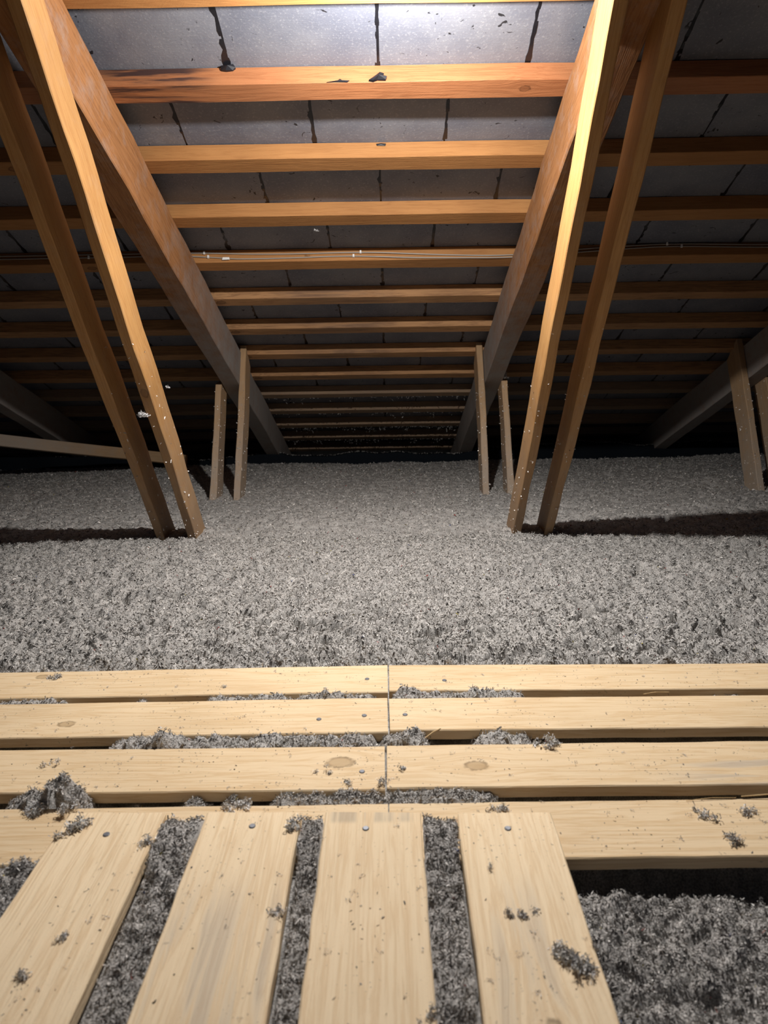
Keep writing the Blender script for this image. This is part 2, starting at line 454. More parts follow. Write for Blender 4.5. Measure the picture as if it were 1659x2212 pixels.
trRR = truss(XR+1.2, 'dim roof truss at the right edge with a broad leaning post')
# diagonal brace on the left
br = board('brace_board', (-2.12, 3.62, .185), (-1.22, 4.26, -.05), (0, .3, 1), .04, .062, M_post, seg=14)
tag(br, 'long brown brace board sloping down behind the left leaning boards to the eave', 'board')

# ================================================================== eave membrane
M_mem = nodes('black_membrane'); M_mem[2].inputs['Base Color'].default_value = (.010, .013, .017, 1); M_mem[2].inputs['Roughness'].default_value = .9; M_mem[2].inputs['Specular IOR Level'].default_value = .05; M_mem = M_mem[0]
xs = np.linspace(-2.9, 2.9, 150)
KX = [-2.9, -2.4, -1.9, -1.55, -1.2, -1.05, -.85, -.70, -.62, -.5, -.15, .3, .42, .55, .9, 1.2, 1.57, 1.9, 2.4, 2.9]
KT = [-.055, -.06, -.065, -.085, -.10, -.095, -.075, -.050, -.075, -.088, -.062, -.080, -.085, -.050, -.035, -.012, -.040, -.026, -.045, -.04]
top = np.interp(xs, KX, KT) + .004*np.sin(xs*23)
v, f = [], []
for i, x in enumerate(xs):
    y = 4.36+.012*math.sin(x*7)+.008*math.sin(x*19)
    z = top[i]
    v += [(x, y-.03, z-.22), (x, y-.012, z-.03), (x, y, z), (x, y+.035, z+.003), (x, y+.035, z-.001), (x, y+.004, z-.005), (x, y-.008, z-.03), (x, y-.026, z-.22)]
for i in range(len(xs)-1):
    for j in range(8):
        a, b = i*8+j, i*8+(j+1) % 8
        f.append((a, b, b+8, a+8))
mem = link('eave_membrane', mesh('eave_membrane', v, f, M_mem, False))
tag(mem, 'black sagging membrane strip standing along the eave behind the insulation', 'membrane')

# ================================================================== planks
P1 = dict(light=(.77, .595, .375), dark=(.58, .375, .175), grain=.42, tone=.14, rough=.7, bump=.28, specks=.8)
GREY = (.40, .37, .33)
pm = {
 '1L': wood('pine_a', **P1, knots=((.60, .03, .009),)),
 '1R': wood('pine_b', **P1), '2L': wood('pine_c', **P1, knots=((.72, -.015, .010),)),
 '2R': wood('pine_d', **P1, knots=((1.0, .01, .006),)),
 '3L': wood('pine_e', **P1, knots=((1.175, .012, .015),)),
 '3R': wood('pine_f', **P1, knots=((.130, -.003, .0125),), stains=((.35, .9, -.06, .01, GREY, .5),)),
 '4L': wood('pine_g', **P1), '4R': wood('pine_h', **P1)}
P2 = dict(light=(.90, .715, .47), dark=(.72, .51, .29), grain=.5, tone=.16, rough=.75, bump=.5, specks=.5, saw=.3)
lm = {'A': wood('pine_long_a', **P2), 'B': wood('pine_long_b', **P2, stains=((.15, .5, -.06, .06, GREY, .4),)),
      'C': wood('pine_long_c', **P2, stains=((.565, .60, -.06, .06, (.25, .23, .2), .4),)),
      'D': wood('pine_long_d', **P2, knots=((.285, .0, .013),), stains=((.2, .5, -.02, .05, GREY, .3),))}
nice = {
 '1L': 'left pale pine plank of the farthest row, against the insulation bed',
 '1R': 'right pale pine plank of the farthest row, against the insulation bed',
 '2L': 'left pale pine plank of the second row from the insulation bed, small dark knot near its left end',
 '2R': 'right pale pine plank of the second row from the insulation bed, chipped front edge',
 '3L': 'left pale pine plank of the third row, pinkish oval knot near the centre joint',
 '3R': 'right pale pine plank of the third row, dark ringed oval knot near the centre joint',
 '4L': 'left pine plank of the nearest cross row, lying under three lengthwise planks',
 '4R': 'right pine plank of the nearest cross row, wide front edge over the dark pit',
 'A': 'leftmost lengthwise pine plank in the foreground with bold wavy grain',
 'B': 'second lengthwise foreground plank from the left, chipped right edge',
 'C': 'middle lengthwise foreground plank with grey stain on its far end',
 'D': 'rightmost lengthwise foreground plank carrying the large curled tuft'}
planks = {}
for k, c in CROSS.items():
    o, mi = prism('floor_plank', c, 0, pm[k], 'x', 24); tag(o, nice[k], 'plank', 'cross planks'); planks[k] = (o, mi)
for k, c in LONG.items():
    o, mi = prism('floor_plank', c, TH, lm[k], 'y', 14); tag(o, nice[k], 'plank', 'lengthwise planks'); planks[k] = (o, mi)

# nail heads
M_nail = nodes('dull_steel'); M_nail[2].inputs['Base Color'].default_value = (.22, .23, .25, 1); M_nail[2].inputs['Metallic'].default_value = .7; M_nail[2].inputs['Roughness'].default_value = .5; M_nail = M_nail[0]
def nail_mesh():
    v, f = [], []
    n = 10
    for r_, z in ((.0042, -.001), (.0042, .0008), (.0034, .0014)):
        v += [(r_*math.cos(6.2832*i/n), r_*math.sin(6.2832*i/n), z) for i in range(n)]
    for k in (0, 1):
        for i in range(n): f.append((k*n+i, k*n+(i+1) % n, (k+1)*n+(i+1) % n, (k+1)*n+i))
    f.append(tuple(2*n+i for i in range(n)))
    return mesh('nail_head', v, f, M_nail)
nm = nail_mesh()
NAILS = [('A', -0.3499, 0.7516, 0.018), ('B', -0.1733, 0.7643, 0.018), ('C', -0.0322, 0.7578, 0.018), ('D', 0.1423, 0.7551, 0.018), ('2L', -0.0432,
    1.0615, 0), ('2R', 0.0243, 1.0630, 0), ('3L', -0.0419, 0.9041, 0), ('3R', 0.0175, 0.9110, 0), ('1L', -0.0419, 1.1924, 0), ('2L', -0.1174, 1.0512, 0),
    ('1R', 0.0991, 1.1835, 0)]
for k, x, y, z in NAILS:
    o, mi = planks[k]; c = link('nail_head', nm, None, o)
    c.matrix_local = mi @ Matrix.Translation((x, y, z))

# ================================================================== loose-fill insulation
def inside(x, y, c, m=0.):
    # convex quad, corners clockwise from far-left
    r = np.ones_like(x, bool)
    for i in range(4):
        (ax, ay), (bx, by) = c[i], c[(i+1) % 4]
        r &= ((bx-ax)*(y-ay)-(by-ay)*(x-ax))/math.hypot(bx-ax, by-ay) < m
    return r
def height(x, y, fine=True):
    # large shape of the bed beyond the planks
    z = np.interp(y, [1.25, 1.6, 2.3, 3.03, 3.7, 4.35, 4.6], [-.008, -.018, -.030, -.055, -.088, -.122, -.13])
    z = z + .012*perlin(x*1.1+5, y*1.3+2, 11) + .012*perlin(x*2.6, y*2.8, 12)
    far = ss(2.6, 4.3, y)
    z = z + far*(.018*ss(.2, 2.2, x) - .020*ss(.9, 2.4, -x))
    amp = np.interp(y, [0, 1.3, 1.9, 2.6, 4.5], [1.25, 1.25, .95, .42, .3])
    b1 = perlin(x*15, y*15, 21); b2 = perlin(x*31, y*31, 22); b3 = perlin(x*68, y*68, 23); b4 = perlin(x*150, y*150, 24)
    p1 = perlin(x*19, y*19, 26)+.7*perlin(x*47, y*47, 27)+.55*perlin(x*5, y*5, 28)
    pits = -ss(.19, .46, p1)*.048 + ss(.15, .6, -p1)*.012
    bed = z + amp*(.008*b1+.015*np.abs(b2)-.004+.010*b3+.005*b4+pits)
    # among the planks
    near = ss(1.27, 1.235, y)
    lump = .010*b1+.014*np.abs(b2)+.008*b3+.0035*b4
    def seg(x, lst):
        s = np.zeros_like(x)
        for (a, b, h) in lst: s = np.maximum(s, h*ss(a-.02, a+.02, x)*ss(b+.02, b-.02, x))
        return s
    g1 = seg(x, [(-.75, -.56, 1.05), (-.46, -.40, .8), (-.33, -.02, 1.1), (0., .24, 1.1), (.55, .62, .8)])
    g2 = seg(x, [(-.44, -.02, 1.12), (-.38, -.33, 1.35), (-.02, .06, 1.1), (.13, .225, 1.)])
    g3 = seg(x, [(-.52, -.41, 1.25), (-.475, -.43, 1.9), (-.36, -.34, .6), (-.29, -.255, .9), (-.235, -.20, .85), (-.165, .15, 1.0), (-.53, -.49, 1.0)])
    gap = np.where(y > 1.06, g1, np.where(y > .91, g2, g3))
    zn = -.038 + .030*gap + lump*(.3+.8*gap)
    # foreground
    fg = ss(.85, .80, y)
    pitz = -.040 - .018*ss(.70, .5, y) + .020*b1 + .030*np.abs(b2)*.6 + .009*b3 + .004*b4
    gapz = -.004 + .020*ss(.66, .73, y) - .008*ss(.755, .79, y) + lump*.8
    leftz = .000 + lump*1.1 - .014*ss(.5, .75, -x)
    right = ss(.19, .21, x)
    left = ss(-.40, -.42, x)
    zf = gapz*(1-right)*(1-left) + pitz*right + leftz*left
    cut = ss(.700, .715, y)*ss(.785, .735, y)   # hollow below the front edge of the cross plank
    zf = np.where((x > .19) | (x < -.47), zf*(1-cut)+(-.095)*cut, zf)
    zn = zn*(1-fg)+zf*fg
    h = bed*(1-near)+zn*near
    # keep clear of the planks themselves
    for k, c in CROSS.items():
        i = inside(x, y, c, .001)
        if k[0] == '4':
            i &= ~((y < .787) & (((x > -.2874) & (x < -.235)) | ((x > -.1146) & (x < -.084)) | ((x > .0368) & (x < .0828))) & (h > .002))
        h = np.where(i, np.minimum(h, -TH-.006), h)
    for k, c in LONG.items():
        h = np.where(inside(x, y, c, .0015), np.minimum(h, -TH*.3-.02*0-.006), h)
    return h
def grid(xx, yy):
    ny, nx = xx.shape
    z = height(xx.ravel(), yy.ravel())
    v = np.c_[xx.ravel(), yy.ravel(), z]
    idx = np.arange(nx*ny).reshape(ny, nx)
    f = np.stack([idx[:-1, :-1], idx[:-1, 1:], idx[1:, 1:], idx[1:, :-1]], -1).reshape(-1, 4)
    return v, f
xx, yy = np.meshgrid(np.linspace(-1.15, 1.15, 720), np.linspace(.36, 1.262, 300))
v1, f1 = grid(xx, yy)
rows_y = 1.262*(4.42/1.262)**(np.linspace(0, 1, 520))
tt = np.linspace(-1, 1, 640)
yy = np.repeat(rows_y[:, None], len(tt), 1); xx = tt[None, :]*(.62*rows_y[:, None]+.45)
v2, f2 = grid(xx, yy)
V = [v1, v2]; Fq = [f1, f2+len(v1)]; nV = len(v1)+len(v2)
def tints(p, n):
    g = .56*np.exp(rng.normal(0, .14, n))
    t = np.c_[g*1.0, g*.958, g*.895]
    return t
z_ = np.r_[v1, v2]
g = .47*(1+.35*perlin(z_[:, 0]*24, z_[:, 1]*24, 41)+.3*perlin(z_[:, 0]*90, z_[:, 1]*90, 42))
T = [np.c_[g*1.0, g*.955, g*.895]]
def flakes(cx, cy, cz, length, width, lift, up=.55):
    """bent shreds: 6 vertices, 2 quads each"""
    n = len(cx)
    th = rng.uniform(0, 2*np.pi, n); el = rng.normal(0, up, n)
    d = np.c_[np.cos(th)*np.cos(el), np.sin(th)*np.cos(el), np.sin(el)]
    a = rng.normal(size=(n, 3)); s = np.cross(d, a); s /= np.linalg.norm(s, axis=1)[:, None]+1e-9
    nn = np.cross(d, s)
    ln = (length*np.exp(rng.normal(0, .35, n)))[:, None]; wd = (width*np.exp(rng.normal(0, .35, n)))[:, None]
    c = np.c_[cx, cy, cz+lift*rng.uniform(-.3, 1, n)]
    bend = nn*ln*rng.uniform(-.35, .35, n)[:, None]
    p = [c-d*ln/2-s*wd/2, c-d*ln/2+s*wd/2*.6, c+bend+s*wd/2, c+bend-s*wd/2, c+d*ln/2+s*wd*.4, c+d*ln/2-s*wd*.2]
    v = np.stack(p, 1).reshape(-1, 3)
    b = np.arange(n)[:, None]*6
    f = np.concatenate([b+[0, 1, 2, 3], b+[3, 2, 4, 5]], 0)
    t = tints(None, n)
    r = rng.random(n)
    t[r > .90] *= 1.5; t[r > .985] *= 1.3; t[r < .16] *= .5
    k = rng.random(n)
    t[k > .9975] = (.30, .06, .05); t[k < .0008] = (.55, .45, .06); t[(k > .0008) & (k < .0016)] = (.08, .11, .30)
    return v, f, np.repeat(t, 6, 0)
def scatter(n, x0, x1, y0, y1, length, width, lift, wedge=False, power=1., up=.55):
    if wedge:
        u = rng.random(n); y = y0+(y1-y0)*u**power; x = rng.uniform(-1, 1, n)*(.56*y+.2)
    else:
        x = rng.uniform(x0, x1, n); y = rng.uniform(y0, y1, n)
    z = height(x, y)
    bad = np.zeros(n, bool)
    for c in CROSS.values(): bad |= inside(x, y, c, .002) & (z < .001)
    for c in LONG.values(): bad |= inside(x, y, c, .003)
    x, y, z = x[~bad], y[~bad], z[~bad]
    k = np.interp(y, [.4, 1.2, 4.4], [.9, 1, 1.5])
    return flakes(x, y, z, length*k, width*k, lift, up)
for a in [scatter(150000, -.80, .80, .40, .86, .0050, .0013, .005, up=.8), scatter(90000, -.95, .95, .84, 1.262, .0052, .0013, .004, up=.7),
          scatter(150000, 0, 0, 1.262, 2.3, .0056, .0017, .004, True, 1.05), scatter(70000, 0, 0, 2.2, 4.36, .0065, .0024, .003, True, 1.0)]:
    V.append(a[0]); Fq.append(a[1]+nV); T.append(a[2]); nV += len(a[0])
ins = link('loose_insulation', np_mesh('loose_insulation', np.concatenate(V), np.concatenate(Fq), np.concatenate(T), M_fluff))
tag(ins, 'deep bed of loose grey cellulose insulation filling the attic floor', 'insulation', None, 'stuff')

# ------------------------------------------------------------------ tufts, crumbs
def tuft_mesh(name, r_, n, seed, squash=.6, bright=1., stretch=1., dens=1.):
    g = np.random.default_rng(seed)
    k = max(3, n//14); n = int(n*2.6)
    cc = g.normal(size=(k, 3))*r_*.45; cc[:, 2] = np.abs(cc[:, 2])*squash; cc[:, 0] *= stretch
    i = g.integers(0, k, n)
    c = cc[i]+g.normal(size=(n, 3))*r_*.22
    c[:, 2] = np.abs(c[:, 2])
    global rng
    keep = rng; rng = g
    v, f, t = flakes(c[:, 0], c[:, 1], c[:, 2], r_*.34, r_*.085, 0., .9)
    rng = keep
    v[:, 2] = np.maximum(v[:, 2], .0002)
    return np_mesh(name, v, f, np.minimum(t*(bright*1.1+.65), .85), M_fluff)
TUFTS = [
 (-0.6215, 1.2123, 0, 0, 0.012, 90, 1.6, 0.6, 'brown grey flat tuft lying near the left end of the farthest cross plank'),
 (-0.2981, 1.1662, 0, 0, 0.006, 40, 1.2, 0.9, 'small tuft at the front edge of the farthest left cross plank'),
 (-0.4938, 0.9333, 0, 0.5, 0.01, 34, 1, 0.7, 'spiky little tuft with raised shreds on the third left cross plank'),
 (-0.0935, 0.9073, 0, 0, 0.009, 40, 1.6, 0.6, 'dark flat tuft just left of the pinkish knot on the third cross plank'),
 (-0.0572, 0.8769, 0, 0.8, 0.009, 44, 1.4, 0.6, 'winged dark tuft below the pinkish knot near the centre joint'),
 (-0.0163, 0.8740, 0, 0, 0.009, 60, 1, 0.9, 'grey tuft on the centre joint at the front edge of the third row'),
 (0.0174, 0.9065, 0, 0, 0.007, 40, 1, 0.7, 'curled tuft just right of the centre joint on the third row'),
 (0.2406, 0.9685, 0, 0, 0.014, 120, 1.2, 0.9, 'reddish grey tuft at the far edge of the third right cross plank'),
 (-0.4709, 0.8211, 0, 0, 0.014, 150, 1, 0.9, 'round grey tuft at the far edge of the nearest left cross plank'),
 (-0.2084, 0.8255, 0, 0, 0.013, 120, 1.6, 0.9, 'low grey tuft on the nearest cross plank beyond the second lengthwise plank'),
 (0.1452, 0.8131, 0, 0, 0.011, 100, 1.9, 0.8, 'long low tuft against the far end of the rightmost lengthwise plank'),
 (0.4060, 0.8024, 0, -0.6, 0.013, 60, 1.5, 0.9, 'pale torn flake tuft on the nearest right cross plank'),
 (0.4188, 0.7456, 0, 0, 0.011, 90, 1, 0.45, 'dark brown tuft near the right edge of the nearest right cross plank'),
 (0.4701, 0.8051, 0, -0.3, 0.013, 50, 1.6, 0.8, 'loose pair of grey flakes by the right frame edge on the nearest cross plank'),
 (-0.3922, 0.7642, 0.018, 0.2, 0.014, 150, 1.2, 0.75, 'grey bushy tuft on the far end of the leftmost lengthwise plank'),
 (-0.4283, 0.8142, 0.006, 1, 0.012, 110, 1.4, 0.85, 'tuft leaning on the far left corner of the leftmost lengthwise plank'),
 (-0.2966, 0.7361, 0.016, 0.2, 0.01, 100, 1.3, 0.9, 'tuft lapping over the right edge of the leftmost lengthwise plank'),
 (-0.3447, 0.5922, 0.018, 0.6, 0.009, 44, 2.2, 0.8, 'thin grey smear of fibres midway along the leftmost lengthwise plank'),
 (-0.3505, 0.5476, 0.018, 0.5, 0.009, 60, 1.6, 0.5, 'dark forked tuft low on the leftmost lengthwise plank'),
 (-0.1265, 0.7627, 0.018, 0, 0.011, 110, 1.2, 0.9, 'tuft at the far right corner of the second lengthwise plank'),
 (-0.1214, 0.6242, 0.016, 0, 0.009, 70, 1.2, 0.8, 'tuft hanging at the chipped right edge of the second lengthwise plank'),
 (0.0315, 0.5093, 0.018, 0, 0.008, 60, 1.2, 0.7, 'grey tuft at the right edge of the middle lengthwise plank, bottom of the picture'),
 (0.1096, 0.6850, 0.018, 0, 0.006, 30, 1.2, 0.5, 'single dark folded flake on the rightmost lengthwise plank near its left edge'),
 (0.1217, 0.6234, 0.018, 0, 0.007, 50, 1, 0.5, 'left one of two small dark crumbled tufts on the rightmost lengthwise plank'),
 (0.1369, 0.6195, 0.018, -0.6, 0.009, 60, 1.4, 0.6, 'right one of two small crumbled tufts on the rightmost lengthwise plank'),
 (0.1964, 0.5781, 0.016, 0, 0.007, 40, 1.2, 0.6, 'tuft on the right edge of the rightmost lengthwise plank above the curled clump'),
 (0.1745, 0.5600, 0.018, -0.62, 0.0112, 420, 2.1, 0.7, 'large curled elongated clump of insulation on the rightmost lengthwise plank')]
for (x, y, z, rot, r_, n, st, br_, lab) in TUFTS:
    o = link('insulation_tuft', tuft_mesh('insulation_tuft', r_, n, int(abs(x*9e3)+y*700), .7, br_, st))
    o.location = (x, y, z); o.rotation_euler = (0, 0, rot)
    tag(o, lab, 'tuft', 'loose tufts of insulation')
CRUMBS = [(0.1003, 1.1981, 0, 0.93), (0.1052, 1.1761, 0, 1.22), (0.1568, 1.2004, 0, 0.69), (0.1695, 1.2057, 0, 1.22), (0.2397, 1.1782, 0, 0.8),
    (0.1918, 1.1615, 0, 0.88), (0.4636, 1.1909, 0, 1.14), (0.472, 1.2171, 0, 0.87), (0.5374, 1.1854, 0, 0.96), (0.5972, 1.2216, 0, 0.62), (0.6394, 1.2052,
    0, 1.09), (0.6701, 1.1969, 0, 0.95), (0.6161, 1.1654, 0, 0.81), (0.621, 1.1618, 0, 1.11), (0.4898, 1.2283, 0, 0.8), (0.3831, 1.2349, 0, 0.89),
    (-0.6381, 1.196, 0, 0.69), (-0.6621, 1.1839, 0, 0.86), (-0.565, 1.1851, 0, 0.73), (-0.4955, 1.2282, 0, 0.77), (-0.2981, 1.1662, 0, 1.09), (-0.42,
    1.2243, 0, 0.78), (-0.2024, 1.2151, 0, 0.92), (-0.2172, 1.2269, 0, 1.24), (-0.3869, 1.1701, 0, 1.23), (-0.0787, 1.197, 0, 1.07), (-0.1189, 1.2187, 0,
    0.95), (-0.0444, 1.1906, 0, 0.78), (-0.6935, 1.1955, 0, 0.7), (-0.6644, 1.175, 0, 1.23), (-0.5107, 1.1696, 0, 0.94), (-0.3985, 1.0829, 0, 0.68),
    (-0.5386, 1.0243, 0, 1.01), (-0.3374, 1.0299, 0, 1.1), (-0.0431, 1.0585, 0, 1), (-0.1391, 1.0216, 0, 1.2), (-0.071, 1.023, 0, 0.63), (-0.2122, 1.0773,
    0, 0.94), (-0.5767, 1.0335, 0, 0.9), (-0.2695, 1.0545, 0, 0.64), (-0.2512, 1.0585, 0, 1.02), (-0.2406, 1.0628, 0, 1.15), (-0.6439, 1.0685, 0, 0.99),
    (0.1407, 1.0442, 0, 0.77), (0.2126, 1.1055, 0, 1.15), (0.075, 1.0771, 0, 0.93), (0.0832, 1.0723, 0, 0.93), (0.3569, 1.0618, 0, 1.09), (0.4546, 1.0717,
    0, 0.7), (0.3761, 1.0363, 0, 1.13), (0.0373, 1.1046, 0, 1.04), (0.1644, 1.1066, 0, 1.11), (-0.4907, 0.9739, 0, 0.72), (-0.3879, 0.9469, 0, 1.12),
    (-0.5385, 0.8929, 0, 0.72), (-0.4456, 0.8848, 0, 0.65), (-0.4302, 0.8791, 0, 1.16), (-0.4153, 0.8746, 0, 1.16), (-0.3866, 0.8762, 0, 1.17), (-0.4011,
    0.928, 0, 0.91), (-0.3099, 0.9394, 0, 0.78), (-0.2698, 0.8849, 0, 0.6), (-0.2262, 0.8713, 0, 1.02), (-0.1593, 0.8776, 0, 1.07), (-0.1507, 0.9461, 0,
    1.14), (-0.0148, 0.9423, 0, 0.78), (0.0004, 0.9481, 0, 0.74), (0.0116, 0.918, 0, 1.02), (0.0065, 0.8877, 0, 1.12), (-0.0014, 0.8845, 0, 1.23),
    (0.0478, 0.9534, 0, 0.7), (0.0586, 0.9361, 0, 0.91), (0.0905, 0.9476, 0, 1.18), (0.1164, 0.9621, 0, 0.87), (0.1787, 0.9571, 0, 0.98), (0.1954, 0.953,
    0, 0.62), (0.1524, 0.9307, 0, 1.04), (0.1321, 0.9264, 0, 1.2), (0.1702, 0.8914, 0, 1.14), (0.266, 0.9192, 0, 1.18), (0.3476, 0.9464, 0, 1.03),
    (0.3495, 0.9153, 0, 0.76), (0.3689, 0.9115, 0, 1.1), (0.3646, 0.8957, 0, 0.74), (0.4327, 0.9386, 0, 1.14), (0.474, 0.9223, 0, 0.64), (0.4165, 0.8859,
    0, 1.14), (0.2908, 0.9587, 0, 0.71), (0.3026, 0.9584, 0, 0.84), (-0.5058, 0.8122, 0, 0.81), (-0.1659, 0.8191, 0, 1.05), (0.0269, 0.8188, 0, 0.72),
    (0.0147, 0.819, 0, 0.86), (0.1541, 0.812, 0, 0.6), (0.1835, 0.8134, 0, 0.77), (0.2009, 0.8295, 0, 0.87), (0.2378, 0.8192, 0, 0.67), (0.279, 0.8063, 0,
    1.01), (0.3162, 0.8113, 0, 0.85), (0.438, 0.8198, 0, 1.07), (0.4576, 0.7979, 0, 1.03), (0.4698, 0.7904, 0, 0.88), (0.473, 0.7841, 0, 1.16), (0.2591,
    0.7422, 0, 1.01), (0.355, 0.7548, 0, 1.13), (0.4529, 0.755, 0, 0.82), (0.2494, 0.7572, 0, 0.95), (0.1119, 0.8136, 0, 0.73), (0.3852, 0.7999, 0, 1.25),
    (-0.3349, 0.6933, 0.018, 0.76), (-0.314, 0.6829, 0.018, 0.77), (-0.3072, 0.6605, 0.018, 0.65), (-0.3154, 0.6238, 0.018, 0.77), (-0.3005, 0.6205,
    0.018, 1.1), (-0.3173, 0.6165, 0.018, 1.05), (-0.3151, 0.562, 0.018, 0.68), (-0.3331, 0.537, 0.018, 0.84), (-0.3469, 0.5276, 0.018, 0.87), (-0.1723,
    0.7686, 0.018, 1.03), (-0.1729, 0.7037, 0.018, 0.9), (-0.1922, 0.682, 0.018, 0.98), (-0.1525, 0.6511, 0.018, 1.15), (-0.128, 0.6797, 0.018, 1.07),
    (-0.1337, 0.5864, 0.018, 0.84), (-0.2233, 0.6521, 0.018, 0.89), (-0.1707, 0.6075, 0.018, 0.84), (-0.1366, 0.506, 0.018, 0.67), (-0.1162, 0.6022,
    0.018, 0.73), (-0.0608, 0.7128, 0.018, 0.78), (-0.0411, 0.6959, 0.018, 0.8), (-0.0705, 0.6775, 0.018, 0.8), (-0.0357, 0.6777, 0.018, 0.97), (0.006,
    0.7607, 0.018, 1.23), (-0.0423, 0.6511, 0.018, 1.1), (-0.0499, 0.6413, 0.018, 1.11), (-0.0659, 0.5763, 0.018, 1.09), (-0.0136, 0.5763, 0.018, 0.99),
    (0.0315, 0.6602, 0.018, 1.2), (-0.0826, 0.7402, 0.018, 1.05), (0.011, 0.5274, 0.018, 0.93), (0.1097, 0.6858, 0.018, 0.65), (0.1419, 0.5969, 0.018,
    0.92), (0.1421, 0.5889, 0.018, 0.74), (0.1805, 0.643, 0.018, 0.69), (0.0942, 0.5767, 0.018, 0.93), (0.0993, 0.568, 0.018, 1.11), (0.1894, 0.5895,
    0.018, 0.79), (0.0878, 0.5435, 0.018, 1.1), (0.1417, 0.5484, 0.018, 0.94), (0.1448, 0.5351, 0.018, 0.7), (0.1331, 0.5285, 0.018, 1.23), (0.1713,
    0.5368, 0.018, 0.86), (0.1424, 0.756, 0.018, 0.79), (0.1219, 0.5715, 0.018, 1.15)]
cms = [tuft_mesh('insulation_crumb', .0045, 9, 500+i, .5, .75) for i in range(9)]
for i, (x, y, z, s) in enumerate(CRUMBS):
    o = link('insulation_crumb', cms[i % 9]); o.location = (x, y, z); o.rotation_euler = (0, 0, random.uniform(0, 6.28)); o.scale = (s, s, s)
    for k, c in list(LONG.items())+list(CROSS.items()):
        if inside(np.array([x]), np.array([y]), c, .004)[0]: break
    far = {'1': 'farthest cross row', '2': 'second cross row', '3': 'third cross row', '4': 'nearest cross row',
           'A': 'leftmost lengthwise plank', 'B': 'second lengthwise plank', 'C': 'middle lengthwise plank', 'D': 'rightmost lengthwise plank'}[k[0]]
    if len(k) > 1: far = ('left' if k[1] == 'L' else 'right') + ' plank of the ' + far
    tag(o, 'small grey crumb of insulation lying on the ' + far, 'crumb', 'crumbs on the ' + far)
# dust of crumbs too fine to count, over all planks
n = 5200
x = rng.uniform(-.85, .85, n); y = rng.uniform(.42, 1.26, n); z = np.full(n, -9.)
for c in CROSS.values(): z[inside(x, y, c, -.002)] = 0
for c in LONG.values(): z[inside(x, y, c, -.002)] = TH
z[(z < TH-.001) & inside(x, y, LONG['A'], .004)] = -9
dens = perlin(x*5, y*9, 77)+rng.normal(0, .28, n)
ok = (z > -1) & (dens > .25) & ~((z == 0) & (y < .79) & (x > -.43) & (x < .21))
x, y, z = x[ok], y[ok], z[ok]
vv, ff, t_ = flakes(x, y, z+.0006, np.full(len(x), .0022), np.full(len(x), .0009), 0., .2)
vv[:, 2] = np.maximum(vv[:, 2], np.repeat(z, 6)+.0001)
o = link('insulation_dust', np_mesh('insulation_dust', vv, ff, t_*.5, M_fluff)); tag(o, 'fine grey insulation dust sprinkled over the pale planks', 'dust', None, 'stuff')

# flecks stuck to the truss boards
FX, FY, FZ = [], [], []
def stick(p0, d, wdir, n, wmax, lo, hi, nrm):
    t = lo+(hi-lo)*rng.random(n)**1.6; u = rng.uniform(0, wmax, n)
    P = np.array(p0)[None]+np.outer(t, np.array(d))+np.outer(u, np.array(wdir))+np.array(nrm)[None]*.0015
    FX.extend(P[:, 0]); FY.extend(P[:, 1]); FZ.extend(P[:, 2])
ew, ep = math.radians(55.5), math.radians(62.3)
wdv = (0, -math.cos(ew), math.sin(ew)); wback = (0, math.sin(ew), math.cos(ew))
pdv = (0, math.cos(ep), math.sin(ep)); pback = (0, math.sin(ep), -math.cos(ep))
for xc in (XL, XR, XR+1.2):
    for s in (-1, 1):
        xo, xi = xc+s*(RT/2+BT/2), 0
        for face in (-1, 1):
            X_ = xo+face*BT/2
            stick((X_, 2.296, -.028), wdv, wback, 26, BD, 0, .75, (face, 0, 0))
            stick((X_, 3.024, -.056), pdv, pback, 60, BD, 0, .55, (face, 0, 0))
        stick((xo-BT/2, 2.296, -.028), wdv, (1, 0, 0), 22, BT, 0, .8, (0, -.8, -.5))
        stick((xo-BT/2, 3.024, -.056), pdv, (1, 0, 0), 40, BT, 0, .55, (0, -.9, .4))
vv, ff, t_ = flakes(np.array(FX), np.array(FY), np.array(FZ), np.full(len(FX), .0052), np.full(len(FX), .0028), 0., .9)
o = link('insulation_flecks', np_mesh('insulation_flecks', vv, ff, t_*1.7, M_fluff)); tag(o, 'pale flecks of insulation stuck to the truss boards', 'flecks', None, 'stuff')
# fluff hanging from the far battens
hx, hy, hz = [], [], []
for k in (8, 9, 10, 11):
    n = 260 if k >= 10 else 90
    xk = rng.uniform(-.66, .45, n); drop = rng.random(n)**2*.03*(perlin(xk*7, xk*0+k, 5) > 0)
    P0 = RP(0, S0+k*L+BW, EB)
    hx.extend(xk); hy.extend(P0.y+0*xk); hz.extend(P0.z-drop)
vv, ff, t_ = flakes(np.array(hx), np.array(hy), np.array(hz), np.full(len(hx), .010), np.full(len(hx), .0035), 0., .9)
n = 2600; xm = rng.uniform(-2.6, 2.6, n); xm = xm[perlin(xm*3, xm*0, 9)+rng.normal(0, .2, n) > -.1]
zt = np.interp(xm, xs, top); ym = 4.375+.012*np.sin(xm*7)+.008*np.sin(xm*19)+rng.uniform(-.012, .015, len(xm))
v3, f3, t3 = flakes(xm, ym, zt+.004, np.full(len(xm), .009), np.full(len(xm), .004), .003, .3)
ff = np.concatenate([ff, f3+len(vv)]); vv = np.concatenate([vv, v3]); t_ = np.concatenate([t_, t3])
o = link('hanging_fluff', np_mesh('hanging_fluff', vv, ff, t_*.5, M_fluff)); tag(o, 'thin grey fluff hanging from the farthest roof battens and dusting the eave membrane', 'fluff', None, 'stuff')

